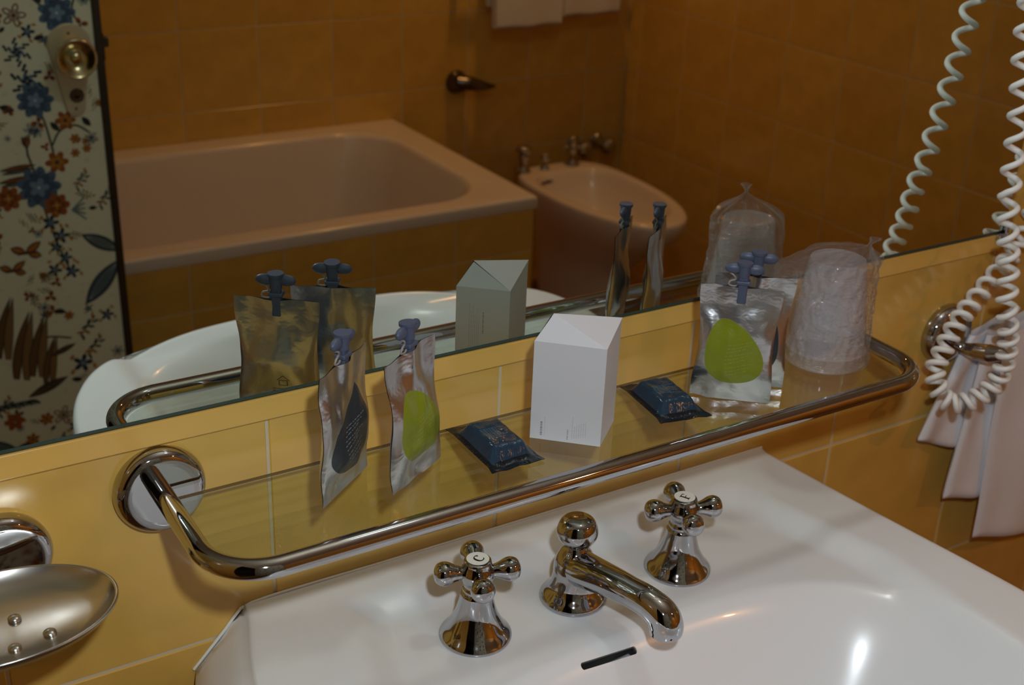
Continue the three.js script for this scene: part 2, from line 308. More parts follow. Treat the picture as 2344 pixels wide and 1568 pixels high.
// ------------------------------------------------------------------ pouches
const foilBump = tiled(crumpleTex, 1, 1);
function pouchSkin(kind) {
  const W = 512, Hh = 512, drop = (c) => {
    c.beginPath();
    if (kind === 'charcoal') { c.moveTo(180, 110); c.bezierCurveTo(228, 190, 250, 320, 212, 395); c.bezierCurveTo(170, 452, 60, 440, 30, 360); c.bezierCurveTo(10, 280, 100, 200, 180, 110); }
    else { c.moveTo(92, 140); c.bezierCurveTo(150, 150, 222, 250, 226, 320); c.bezierCurveTo(228, 400, 165, 432, 110, 425); c.bezierCurveTo(50, 415, 22, 350, 26, 270); c.bezierCurveTo(30, 200, 50, 135, 92, 140); }
    c.closePath();
  };
  const ink = kind === 'charcoal' ? '#2f343a' : '#7f891f';
  const color = canvasTexture(W, Hh, (c) => {
    c.fillStyle = '#d8d8dc'; c.fillRect(0, 0, W, Hh); c.fillStyle = ink; drop(c); c.fill();
    c.strokeStyle = kind === 'charcoal' ? '#8b9096' : '#8f9838'; c.lineWidth = 3;
    for (let k = 0; k < 9; k++) { c.beginPath(); const y = 250 + k * 17, x = 92 + Math.abs(k - 4) * 3; c.setLineDash([9, 4, 15, 5, 6, 4]); c.moveTo(x, y); c.lineTo(x + 96 - (k % 3) * 14, y - 26); c.stroke(); }
    c.setLineDash([]); c.strokeStyle = '#777a7c'; c.lineWidth = 3; c.strokeRect(352, 330, 26, 22);                       // small mark and lines on the back
    c.beginPath(); c.moveTo(345, 330); c.lineTo(365, 310); c.lineTo(385, 330); c.stroke();
    for (let k = 0; k < 4; k++) { c.beginPath(); c.moveTo(330, 368 + k * 11); c.lineTo(400, 368 + k * 11); c.stroke(); }
  });
  const metal = canvasTexture(W, Hh, (c) => { c.fillStyle = 'rgb(0,74,255)'; c.fillRect(0, 0, W, Hh); c.fillStyle = 'rgb(0,70,0)'; drop(c); c.fill(); }, false);
  return std({ name: 'foil_' + kind, map: color, metalnessMap: metal, roughnessMap: metal, metalness: 1, roughness: 1, bumpMap: foilBump, bumpScale: 0.0004 });
}
const nozzlePlastic = std({ name: 'nozzle_plastic', color: 0x4b5268, roughness: 0.45 });
const tetherPlastic = std({ name: 'tether_plastic', color: 0x9a8f86, roughness: 0.4 });
function pouchShape(s) {
  const hw = 3.3, h = 10.0, nu = 44, nv = 60, pos = [], uv = [], idx = [];
  const bulge = (u, v) => (0.03 + 0.72 * Math.pow(Math.max(0, 1 - u * u), 0.6) * sstep(0.05, 0.3, v) * (1 - sstep(0.45, 0.86, v)));
  for (const f of [1, -1]) {
    const o = pos.length / 3;
    for (let j = 0; j <= nv; j++) for (let i = 0; i <= nu; i++) {
      const u = i / nu * 2 - 1, v = j / nv, n = perlin.noise(u * 1.6 + s * 9, v * 3.2, s * 3.1), m = perlin.noise(u * 3 + s * 5, v * 5, s * 7 + f), w = hw * (1 - 0.09 * sstep(0.1, 0.5, v) * (1 - sstep(0.6, 0.95, v)));
      const top = v === 1 ? 0.12 * perlin.noise(u * 2, s, 2) : 0, edge = 1 - Math.pow(Math.abs(u), 6);
      const neck = Math.exp(-u * u * 14) * sstep(0.55, 0.95, v) * 0.32;
      const crease = 0.55 * Math.max(0, perlin.noise(u * 2.2 + v * 2 + s, v * 4 - u * 2, s + 4)) * sstep(0.4, 0.6, v) * (1 - sstep(0.8, 0.9, v));
      pos.push((u * w) / 100, (v * h + top + (v < 0.01 ? 0.25 * Math.abs(n) : 0)) / 100, (0.34 * n + f * (bulge(u, v) + neck * edge + (crease + 0.14 * m) * edge * sstep(0, 0.1, v) * (1 - v))) / 100);
      uv.push(f > 0 ? (u + 1) / 4 : 1 - (u + 1) / 4, v);
    }
    for (let j = 0; j < nv; j++) for (let i = 0; i < nu; i++) { const a = o + j * (nu + 1) + i, b = a + 1, c = a + nu + 1, d = c + 1; f > 0 ? idx.push(a, b, c, b, d, c) : idx.push(a, c, b, b, c, d); }
  }
  return indexed(pos, uv, idx);
}
function pouch(kind, L, R, s, lean, label) {
  const dx = R[0] - L[0], dz = R[1] - L[1];
  const g = thing('toiletry_pouch', label, 'pouch', P((L[0] + R[0]) / 2, SH + 0.03, (L[1] + R[1]) / 2), -Math.atan2(dz, dx), 'foil toiletry pouches on the glass shelf');
  g.rotation.order = 'YXZ'; g.rotation.x = lean;
  part('sachet', pouchShape(s), pouchSkin(kind), g);
  const stem = mergeGeometries([at(box(0.8, 2.6, 0.62, 0.18), 0, 9.9, 0), at(box(1.15, 0.35, 0.9, 0.12), 0, 10.45, 0)]);
  const noz = part('nozzle', stem, nozzlePlastic, g, 'blue-grey plastic nozzle');
  const lobe = (x, r) => at(new THREE.SphereGeometry(r / 100, 18, 12).scale(1.15, 0.72, 0.5), x, 11.55, 0);
  const cap = [lobe(-0.85, 0.62), lobe(0.85, 0.62), at(new THREE.CylinderGeometry(0.0052, 0.0046, 0.011, 18), 0, 11.45, 0), at(new THREE.CylinderGeometry(0.0062, 0.0062, 0.0022, 18), 0, 12.0, 0)];
  part('twist_cap', mergeGeometries(cap), nozzlePlastic, noz);
  part('tether', sweep([V(-1.15, 11.2, 0), V(-0.75, 10.95, 0.1), V(-0.6, 10.65, 0), V(-1.05, 10.45, 0.05), V(-1.1, 10.15, 0), V(-0.6, 10.05, 0), V(-0.3, 10.3, 0)], [0.08, 0.08, 0.08, 0.08, 0.08, 0.08, 0.08], 50, 8), tetherPlastic, noz);
  return g;
}
pouch('charcoal', [0.8, 8.3], [5.7, 4.7], 1.3, 0, 'foil toiletry pouch with charcoal drop print at the shelf end by the soap dish');
pouch('lime', [5.9, 9.3], [11.1, 6.0], 2.1, -0.08, 'foil toiletry pouch with lime drop print beside charcoal-print pouch');
pouch('lime', [34.4, 6.5], [39.6, 10.9], 3.7, -0.02, 'foil toiletry pouch with lime drop print in front of another pouch');
pouch('charcoal', [37.3, 5.0], [42.4, 9.3], 4.4, 0, 'plain-looking foil pouch behind lime-print pouch by the wrapped cups');

// ------------------------------------------------------------------ wrapped soaps
const soapSkin = () => std({ name: 'soap_wrap', color: 0xffffff, map: canvasTexture(256, 512, (c) => {
  c.fillStyle = '#101820'; c.fillRect(0, 0, 256, 512); c.fillStyle = '#203648'; c.fillRect(20, 66, 216, 384);
  c.strokeStyle = '#6f818c'; c.lineWidth = 3;
  for (let k = 0; k < 10; k++) { c.setLineDash([9, 4, 14, 4, 6, 4]); c.beginPath(); c.moveTo(66, 215 + k * 11); c.lineTo(184 - (k * 37 % 50), 215 + k * 11); c.stroke(); }
  c.beginPath(); c.moveTo(52, 116); c.lineTo(140, 116); c.stroke();
}), roughness: 0.16, bumpMap: crumpleTex, bumpScale: 0.0006 });
function soap(a, b, c, d, s, label) {
  const nu = 30, nv = 44, mk = (f) => grid(nu, nv, (u, v) => {
    const sx = lerp(lerp(a[0], b[0], u), lerp(d[0], c[0], u), v), sz = lerp(lerp(a[1], b[1], u), lerp(d[1], c[1], u), v), w = u * 2 - 1, q = v * 2 - 1;
    const ear = 0.93 + 0.07 * sstep(0.72, 1, Math.abs(q)), cx = lerp(lerp(a[0], b[0], 0.5), lerp(d[0], c[0], 0.5), v), cz = lerp(lerp(a[1], b[1], 0.5), lerp(d[1], c[1], 0.5), v);
    const hgt = (1 - sstep(0.5, 0.96, Math.abs(w))) * (1 - sstep(0.5, 0.88, Math.abs(q))), n = 0.1 * perlin.noise(u * 6 + s, v * 7, s) * hgt;
    const flat = 0.16 + 0.12 * Math.abs(q) * perlin.noise(u * 5, s, q * 2);
    return [cx + (sx - cx) * ear, f > 0 ? flat + 0.04 + 1.15 * hgt + n : flat - 0.16 * hgt, cz + (sz - cz) * ear, u, 1 - v];
  });
  const top = mk(1), bot = mk(-1); const ix = Array.from(bot.index.array); for (let i = 0; i < ix.length; i += 3) { const t = ix[i]; ix[i] = ix[i + 1]; ix[i + 1] = t; } bot.setIndex(ix); bot.computeVertexNormals();
  const it = Array.from(top.index.array); for (let i = 0; i < it.length; i += 3) { const t = it[i]; it[i] = it[i + 1]; it[i + 1] = t; } top.setIndex(it); top.computeVertexNormals();
  bot.setIndex(Array.from(mk(-1).index.array)); bot.computeVertexNormals();
  return single('wrapped_soap', label, 'soap', mergeGeometries([top, bot]), soapSkin(), P(0, SH + 0.02, 0));
}
soap([13.5, 2.6], [18.0, 3.3], [17.9, 10.1], [13.3, 10.1], 1, 'dark blue wrapped soap between lime-print pouch and white carton');
soap([30.0, 2.8], [34.4, 3.6], [33.7, 10.5], [29.1, 9.7], 5, 'dark blue wrapped soap between white carton and the lime-print pouch');

// ------------------------------------------------------------------ white carton
{
  const g = thing('paper_carton', 'white paper carton with pinched top standing on the glass shelf', 'carton', P(0, SH + 0.02, 0));
  const Lp = [18.8, 6.5], ua = 43 * Math.PI / 180, va = -41 * Math.PI / 180, F = [Lp[0] + 5.5 * Math.cos(ua), Lp[1] + 5.5 * Math.sin(ua)], R = [F[0] + 4.5 * Math.cos(va), F[1] + 4.5 * Math.sin(va)], B = [Lp[0] + R[0] - F[0], Lp[1] + R[1] - F[1]];
  const hh = 8.25, pos = [], uv = [], idx = [];
  const poly = (pts, uvs) => { const s = pos.length / 3; pts.forEach(([x, y, z], i) => { pos.push(x / 100, y / 100, z / 100); uv.push(...uvs[i]); }); for (let k = 1; k < pts.length - 1; k++) idx.push(s, s + k, s + k + 1); };
  const b = (p, y) => [p[0], y, p[1]], c = (t) => [lerp(Lp[0], R[0], t), lerp(Lp[1], R[1], t)];
  const face = (A, Bq, u0, u1) => poly([b(A, 0), b(Bq, 0), b(Bq, hh), b(A, hh)], [[u0, 0], [u1, 0], [u1, 1], [u0, 1]]);
  face(Lp, F, 0, 0.25); face(F, R, 0.25, 0.5); face(R, B, 0.5, 0.75); face(B, Lp, 0.75, 1);
  poly([b(Lp, 0), b(B, 0), b(R, 0), b(F, 0)], [[0.99, 0.99], [0.99, 0.99], [0.99, 0.99], [0.99, 0.99]]);
  const skin = canvasTexture(1024, 512, (k) => {
    k.fillStyle = '#d2d0d3'; k.fillRect(0, 0, 1024, 512);
    const col = (x, y0, y1, w, tone) => { k.strokeStyle = tone; k.lineWidth = w; k.setLineDash([6, 3, 9, 3, 4, 3]); k.beginPath(); k.moveTo(x, y0); k.lineTo(x, y1); k.stroke(); };
    col(40, 490, 415, 7, '#8d8a92'); col(52, 490, 385, 2, '#b9b6bc'); col(136, 496, 440, 4, '#99969c');
    for (let q = 0; q < 7; q++) col(152 + q * 8, 490 - (q * 29 % 26), 370 + (q * 53 % 60), 2.5, '#b5b2b8');
    for (let q = 0; q < 6; q++) col(958 - q * 9, 340, 90 + (q * 41 % 70), 2.5, '#aaaab0');
    col(892, 250, 130, 4, '#77777e');
    k.setLineDash([]);
  });
  const paper = std({ name: 'carton_paper', map: skin, roughness: 0.55 });
  part('carton_body', indexed(pos, uv, idx), paper, g);
  pos.length = uv.length = idx.length = 0;
  const pk = [20.4, 10.2, 6.55], e = 0.08, top = (p, y, q = 1) => [lerp((Lp[0] + R[0]) / 2, p[0], 1 - e * 0 * q), y, lerp((Lp[1] + R[1]) / 2, p[1], 1)], blank = [[0.99, 0.95], [0.985, 0.95], [0.99, 0.96], [0.985, 0.96]];
  const tri = (A, Bq, Cq) => { poly([A, Bq, Cq], blank); };
  const TL = top(Lp, hh), TF = top(F, hh), TR = [R[0] + 0.05, hh + 0.75, R[1]], TB = top(B, hh);
  tri(TL, TF, pk); tri(TF, TR, pk); tri(TB, TL, [pk[0] - 0.05, pk[1] - 0.06, pk[2] - 0.12]); tri(TR, TB, pk);
  tri(TF, b(R, hh), TR); tri(b(R, hh), TB, TR);
  part('carton_top', indexed(pos, uv, idx), std({ name: 'carton_lid', color: 0xd2d0d3, roughness: 0.55, side: THREE.DoubleSide }), g);
}

// ------------------------------------------------------------------ cups in a clear bag
const cupPlastic = phys({ name: 'clear_cup', color: 0xf6f4f6, transmission: 0.8, thickness: 0, roughness: 0.1, ior: 1.45 });
const CUP = [50.0, 6.3];
for (const [dy, label] of [[0, 'clear plastic cup upside down with its rim on the shelf, lower of two nested'], [1.15, 'clear plastic cup upside down, nested over the lower cup in the bag']]) {
  const prof = [[3.5, dy + 0.02], [3.62, dy + 0.14], [3.5, dy + 0.28], [3.36, dy + 0.34]];
  for (let k = 0; k < 26; k++) { const y = 1.7 + k * 0.25; prof.push([lerp(3.3, 2.5, k / 25) - 0.02 + (k % 2 ? 0.06 : -0.03), dy + y * 0.97]); }
  prof.push([2.42, dy + 8.2], [2.36, dy + 8.4], [2.2, dy + 8.45], [2.1, dy + 8.3], [0, dy + 8.28]);
  single('plastic_cup', label, 'cup', lathe(prof, 56), cupPlastic, P(CUP[0], SH + 0.02, CUP[1]));
}
{
  const rings = [], n = 180, tip = [1.2, 11.3, 2.1];
  const prof = [[0, 3.75, 0], [0.25, 3.95, 0], [1.5, 3.85, 0], [4, 3.65, 0], [7, 3.45, 0], [8.8, 3.35, 0.03], [9.7, 3.05, 0.12], [10.25, 2.4, 0.3], [10.6, 1.6, 0.5], [10.85, 0.85, 0.75], [11.05, 0.4, 0.95], [11.3, 0.16, 1], [11.6, 0.22, 1.08], [11.95, 0.5, 1.18]];
  const curve = new THREE.CatmullRomCurve3(prof.map((q) => new THREE.Vector3(...q)), false, 'centripetal');
  for (let j = 0; j <= 150; j++) {
    const q = curve.getPoint(j / 150), y = q.x, pull = q.z;
    rings.push(Array.from({ length: n }, (_, i) => {
      const a = i / n * 2 * Math.PI, ca = Math.cos(a), sa = Math.sin(a), on = sstep(0.3, 1.5, y), pleat = sstep(8.6, 10.6, y) * 0.16 * Math.sin(a * 13 + 2 * perlin.noise(ca * 2, sa * 2, 1));
      const wr = on * (0.3 * perlin.noise(ca * 2.4, sa * 2.4, y * 0.35) + 0.2 * perlin.noise(ca * 7, sa * 7, y * 0.8 + 3) + 0.3 * (0.25 - Math.abs(perlin.noise(ca * 5 + 4, sa * 5, y * 0.7)))), ear = 2.2 * Math.pow(Math.max(0, -0.88 * ca - 0.47 * sa), 14) * sstep(3, 8.6, y) * (1 - sstep(8.8, 10.4, y));
      const r = q.y * (1 + pleat) + Math.max(wr, -0.1) * Math.min(1, q.y / 2) + ear;
      return V(r * ca + tip[0] * pull, Math.max(0.03, y), r * sa + tip[2] * pull);
    }));
  }
  single('plastic_bag', 'crinkled clear plastic bag wrapped around two nested cups', 'bag', loft(rings), phys({ name: 'clear_film', color: 0xfaf9fb, transmission: 0.955, thickness: 0, roughness: 0.1, ior: 1.5, bumpMap: tiled(crumpleTex, 2, 2), bumpScale: 0.003 }), P(CUP[0], SH + 0.02, CUP[1]));
}

// ------------------------------------------------------------------ soap dish at the shelf's end
{
  const g = thing('soap_dish', 'oval steel soap dish on a chrome wall holder', 'soap dish', P(-20.8, 0.3, 0));
  part('wall_rose', at(lathe(smoothPts([[3.25, 0], [3.3, 0.5], [3.1, 1.0], [2.75, 1.25], [2.2, 1.3]], 30).concat([[0.5, 1.32], [0, 1.32]]), 64).rotateX(Math.PI / 2), 1.6, 12.0, 0), chrome, g);
  part('holder_arm', sweep([V(1.2, 10.9, 0.6), V(0.8, 10.5, 2.4), V(0.3, 10.25, 4.6), V(0, 10.2, 7)], [0.8, 0.7, 0.65, 0.6], 30, 16), chrome, g);
  const rings = [], ring = (k, y) => Array.from({ length: 72 }, (_, i) => { const a = i / 72 * 2 * Math.PI; return V(7.3 * k * Math.cos(a), y, 7.5 + 5.0 * k * Math.sin(a)); });
  const pr = [[0.4, 10.85], [0.75, 11.15], [0.93, 11.75], [1.0, 12.35], [1.0, 12.5], [0.985, 12.55], [0.965, 12.45], [0.9, 11.95], [0.74, 11.4], [0.4, 11.1], [0.1, 11.05]];
  for (const [k, y] of pr) rings.push(ring(k, y));
  const dish = part('dish', loft(rings, true, true), steel, g, 'brushed steel oval dish');
  for (const [x, z] of [[-3.2, 6.4], [-3.2, 9], [1.0, 6.4], [2.6, 9.0], [0.4, 9.4]]) part('stud', at(new THREE.SphereGeometry(0.0042, 18, 12).scale(1, 0.6, 1), x, 11.15 + 0.12 * Math.abs(x) / 3, z), steel, dish);
}

// ------------------------------------------------------------------ robe hook, towel and cord
for (const [x, y, label] of [[74.0, 9.9, 'chrome robe hook with the white coiled cord looped over it'], [90.0, 13.0, 'chrome robe hook that holds the far corner of the hand towel']]) {
  const g = thing('robe_hook', label, 'hook', P(x, y, 0), 0, 'chrome robe hooks');
  part('wall_rose', lathe(smoothPts([[3.2, 0], [3.25, 0.5], [3.05, 1.1], [2.7, 1.4], [2.1, 1.5]], 30).concat([[0.8, 1.6], [0, 1.6]]), 64).rotateX(Math.PI / 2), chrome, g);
  part('hook_arm', sweep([V(0.6, -1.0, 1.2), V(1.2, -1.3, 2.1), V(1.6, -1.25, 3.2), V(1.95, -0.95, 4.7), V(2.2, -0.5, 6.0), V(2.3, -0.3, 6.7)], [0.55, 0.62, 0.9, 0.98, 0.65, 0.12], 50, 20), chrome, g);
}
{
  // three folded layers of one towel, gathered on the hook and falling in pleats
  const layer = (top, bot, dep, s) => {
    const mk = (f) => grid(40, 60, (u, v) => {
      const e = Math.pow(v, 0.8), x = lerp(lerp(top[0], top[2], u), lerp(bot[0], bot[2], u), e), y = lerp(lerp(top[1], top[3], u), lerp(bot[1], bot[3], u) - 0.35 * Math.sin(u * Math.PI), v);
      const edge = Math.min(1, Math.min(u, 1 - u) * 9, (1 - v) * 16 + 0.001), roll = Math.sqrt(Math.max(0, 1 - (1 - edge) * (1 - edge)));
      const zz = dep + 0.26 * Math.sin(u * 9 + s + v * 1.4) * sstep(0.05, 0.4, v) + 0.15 * perlin.noise(u * 4 + s, v * 3, s);
      return [x, y, zz + f * 0.5 * roll, u * 0.6 * Math.abs(bot[2] - bot[0]) / 10, v * 2];
    });
    const a = mk(1), b = mk(-1), ix = Array.from(a.index.array); for (let i = 0; i < ix.length; i += 3) { const t = ix[i]; ix[i] = ix[i + 1]; ix[i + 1] = t; } a.setIndex(ix); a.computeVertexNormals();
    return [a, b];
  };
  const all = [
    ...layer([77.0, 9.4, 84, 11.4], [71.4, -1.6, 80, -4.6], 1.35, 0.4),
    ...layer([78.0, 9.7, 86, 11.6], [76.4, -9.8, 87, -11.6], 2.5, 1.9),
    ...layer([79.2, 10.0, 93.5, 13.6], [81.8, -16.0, 100, -19.2], 3.7, 3.1)];
  single('hand_towel', 'white terry hand towel hanging in folds from the robe hook', 'towel', mergeGeometries(all), terry, P(0, 0, 0));
}
{
  const pts = [[88, 66, 3.2], [76, 58, 3.0], [72.9, 50, 3.1], [72.4, 44, 3.5], [72.4, 39.6, 4.0], [72.5, 34.4, 4.75], [72.2, 26.8, 5.75], [72.1, 24.3, 6.25], [72.4, 20.8, 7.0], [72.3, 16.2, 8.0], [73.0, 12.6, 8.5], [73.1, 10.2, 8.6], [72.9, 8.3, 8.4], [71.5, 6.6, 7.8], [70.2, 5.7, 7.0], [69.1, 5.6, 6.0], [68.5, 6.6, 5.2], [68.4, 8.4, 4.3], [69.9, 10.8, 3.8], [71.7, 12.9, 3.4], [74.0, 14.5, 3.0], [76.6, 16.2, 2.6], [79.3, 18.0, 2.2], [80.9, 20.1, 2.0], [82.0, 23, 1.95], [83.2, 28, 2.0], [84.5, 36, 2.2], [86, 48, 2.6]].map((p) => V(...p));
  const axis = new THREE.CatmullRomCurve3(pts, false, 'centripetal'), len = axis.getLength(), N = 3000, fr = axis.computeFrenetFrames(N, false);
  const pitchAt = (t) => { const p = axis.getPointAt(t); return p.y > 0.3 ? 2.55 : p.y > 0.19 ? lerp(1.9, 2.55, (p.y - 0.19) / 0.11) : p.y > 0.14 ? 1.75 : 1.35; };
  let ph = 0.6; const helix = [];
  const ref = new THREE.Vector3(0.55, 0.1, 1).normalize();
  for (let k = 0; k <= N; k++) {
    const t = k / N, c = axis.getPointAt(t), T = axis.getTangentAt(t), n = ref.clone().addScaledVector(T, -ref.dot(T)).normalize(), b = new THREE.Vector3().crossVectors(T, n);
    ph += (len * 100 / N) / pitchAt(t) * 2 * Math.PI;
    helix.push(c.clone().addScaledVector(n, Math.cos(ph) * 0.0081).addScaledVector(b, Math.sin(ph) * 0.0081));
  }
  const hc = new THREE.CatmullRomCurve3(helix.filter((_, i) => i % 3 === 0));
  single('coiled_cord', 'white coiled hairdryer cord looped over the robe hook', 'cord', new THREE.TubeGeometry(hc, 2600, 0.003, 10, false), cordPlastic, P(0, 0, 0));
}

// ------------------------------------------------------------------ bathtub
function roundRect(cx, cz, hx, hz, r, y, n = 14) {
  const out = [];
  [[1, 1, 0], [-1, 1, 1], [-1, -1, 2], [1, -1, 3]].forEach(([sx, sz, q]) => { for (let k = 0; k <= n; k++) { const a = (q + k / n) * Math.PI / 2; out.push(V(cx + sx * (hx - r) + r * Math.cos(a), y, cz + sz * (hz - r) + r * Math.sin(a))); } });
  return out.reverse();
}
{
  const g = thing('bathtub', 'built-in white bathtub with ochre tiled front', 'bathtub', P(0, 0, 0));
  const x0 = XL + 0.2, x1 = 121.8, z0 = 151, z1 = ZB - 0.1, cx = (x0 + x1) / 2, cz = (z0 + z1) / 2, hx = (x1 - x0) / 2, hz = (z1 - z0) / 2, ix = (x0 + 9 + 113.5) / 2, ihx = (113.5 - x0 - 9) / 2, icz = 187, ihz = 29.5, y = -27.2;
  const rings = [
    roundRect(cx, cz, hx - 0.4, hz - 0.4, 0.6, y - 2.9), roundRect(cx, cz, hx, hz, 0.8, y - 2.7), roundRect(cx, cz, hx, hz, 0.9, y - 0.6), roundRect(cx, cz, hx - 0.25, hz - 0.25, 0.9, y - 0.12), roundRect(cx, cz, hx - 0.8, hz - 0.8, 1, y),
    roundRect(ix, icz, ihx + 0.6, ihz + 0.6, 14, y - 0.05), roundRect(ix, icz, ihx, ihz, 14, y - 0.35), roundRect(ix, icz, ihx - 0.7, ihz - 0.6, 14, y - 1.4), roundRect(ix - 1, icz, ihx - 3, ihz - 2, 14, y - 10), roundRect(ix - 2, icz, ihx - 7, ihz - 4, 14, y - 26), roundRect(ix - 3, icz, ihx - 10, ihz - 6.5, 14, y - 35), roundRect(ix - 4, icz, ihx - 15, ihz - 11, 12, y - 38), roundRect(ix - 4, icz, ihx - 30, ihz - 18, 6, y - 38.6)];
  part('tub_shell', loft(rings, false, true), tubEnamel, g, 'white enamel shell');
  const ap = part('apron', at(box(x1 - x0 - 1.2, -27.2 - 2.6 - FLOOR, 1), cx - 0.6, (FLOOR - 29.8) / 2, z0 + 0.7), grout, g, 'ochre tiled front of the tub');
  const hold = new THREE.Object3D();
  const tileRun = (cols, rws, put, bx, by, bz) => { let k = 0; for (let i = 0; i < cols.length - 1; i++) for (let j = 0; j < rws.length - 1; j++) { const t = part('apron_tile', tileShape(cols[i + 1] - cols[i], rws[j + 1] - rws[j]), tileTones[Math.floor(rnd() * 4)], ap); const p = put((cols[i] + cols[i + 1]) / 2, (rws[j] + rws[j + 1]) / 2); t.position.copy(V(...p)); t.quaternion.setFromRotationMatrix(new THREE.Matrix4().makeBasis(bx, by, bz)); k++; } };
  const ry = joints(FLOOR, -29.8, 0);
  tileRun(joints(x0, x1 - 1, 0.6), ry, (a, b) => [a, b, z0 + 0.09], X.clone().negate(), Y, Z.clone().negate());
  const endp = part('end_panel', at(box(1, -29.8 - FLOOR, z1 - z0 - 1.2), x1 - 0.7 - 0.5, (FLOOR - 29.8) / 2, cz + 0.5), grout, g);
  const save = ap; { const cols = joints(z0 + 0.2, z1, 18.45 - 0), bz = X; for (let i = 0; i < cols.length - 1; i++) for (let j = 0; j < ry.length - 1; j++) { const t = part('apron_tile', tileShape(cols[i + 1] - cols[i], ry[j + 1] - ry[j]), tileTones[Math.floor(rnd() * 4)], endp); t.position.copy(V(x1 - 0.6, (ry[j] + ry[j + 1]) / 2, (cols[i] + cols[i + 1]) / 2)); t.quaternion.setFromRotationMatrix(new THREE.Matrix4().makeBasis(Z.clone().negate(), Y, bz)); } }
}
// ------------------------------------------------------------------ bidet
{
  const g = thing('bidet', 'cream ceramic bidet between bathtub and side wall', 'bidet', P(167, FLOOR, 0));
  const outline = (k, kz, dz, y) => Array.from({ length: 72 }, (_, i) => {
    const a = i / 72 * 2 * Math.PI, c = Math.cos(a), s = Math.sin(a);      // s < 0 points to the front
    const w = s > 0 ? 15.6 * Math.sign(c) * Math.pow(Math.abs(c), 0.55) : 15.6 * Math.sign(c) * Math.pow(Math.abs(c), 0.9), z = s > 0 ? 22.5 * Math.pow(s, 0.6) : -35.5 * Math.pow(-s, 0.97);
    return V(w * k, y, 193 + dz + z * kz);
  }).reverse();
  const Yr = 39;
  part('bowl', carve(loft([
    outline(0.5, 0.55, 5, 0), outline(0.52, 0.56, 5, 6), outline(0.5, 0.55, 6, 14), outline(0.62, 0.68, 5, 22), outline(0.86, 0.88, 2.5, 29), outline(0.97, 0.98, 0.5, 33.5), outline(1, 1, 0, 36.5), outline(1, 1, 0, 38), outline(0.985, 0.985, 0, 38.7), outline(0.95, 0.96, 0, Yr), outline(0.85, 0.79, -2.2, Yr), outline(0.81, 0.76, -2.2, Yr - 0.4), outline(0.78, 0.73, -2.2, Yr - 2), outline(0.7, 0.64, -2.5, Yr - 8), outline(0.5, 0.42, -3, Yr - 12.5), outline(0.2, 0.2, -3, Yr - 14)], true, true), at(box(5, 1.1, 7), -6.5, Yr - 2.4, 207.5)), tubEnamel, g);
  const pillar = (n, x, h, r, label) => { const t = thing(n, label, 'tap', P(x, FLOOR + Yr, 211.5)); return t; };
  const p1 = pillar('bidet_tap', 155.8, 8, 2, 'chrome pillar tap on the bidet beside the bathtub');
  part('pillar', lathe(smoothPts([[2.2, 0], [2.1, 0.6], [1.3, 1.6], [1.2, 3.4], [1.7, 4.4], [1.2, 5.2]], 30).concat([[0, 5.2]]), 28), chrome, p1); part('cap', lathe(smoothPts([[1.1, 5.2], [2.2, 5.8], [2.3, 6.8], [1.4, 7.6], [0, 7.8]], 24), 28), chrome, p1);
  const p2 = pillar('bidet_drain_knob', 163, 5, 1, 'small chrome drain knob on the bidet');
  part('rod', lathe([[1.4, 0], [1.2, 0.6], [0.6, 1], [0.6, 2.6], [0, 2.6]], 24), chrome, p2); part('knob', at(new THREE.SphereGeometry(0.013, 20, 14), 0, 3.3, 0), chrome, p2);
  const p3 = pillar('bidet_tap', 172.4, 7, 2, 'chrome cross-handle tap on the bidet beside the drain knob');
  part('pillar', lathe(smoothPts([[2.1, 0], [2, 0.6], [1.3, 1.6], [1.0, 3.6], [1.3, 4.6]], 30).concat([[0, 4.7]]), 28), chrome, p3);
  const ch = part('cross_handle', at(new THREE.SphereGeometry(0.013, 20, 14), 0, 5.4, 0), chrome, p3);
  for (let k = 0; k < 4; k++) { const a = part('arm', lathe([[0.35, 0.6], [0.35, 1.6], [0.6, 2.2], [0.55, 2.8], [0, 3.0]], 16), chrome, ch); a.position.y = 0.054; a.rotation.set(0, k * Math.PI / 2 + 0.5, -Math.PI / 2, 'YXZ'); }
  for (const [x, l] of [[181.5, 'chrome round wall valve above the bidet nearer its cross-handle tap'], [190, 'chrome round wall valve above the bidet nearer the side wall']]) {
    const w = thing('wall_valve', l, 'valve', P(x, -41.5, ZB));
    part('flange', lathe([[2.4, 0], [2.4, 0.5], [1.2, 1.4], [1.0, 5], [0, 5]], 28).rotateX(-Math.PI / 2), chrome, w);
    part('round_knob', at(lathe(smoothPts([[1.2, 0], [2.4, 0.5], [2.6, 1.6], [2.2, 2.8], [1.2, 3.4], [0, 3.5]], 30), 28).rotateX(-Math.PI / 2), 0, 0, -4.6), chrome, w);
  }
}
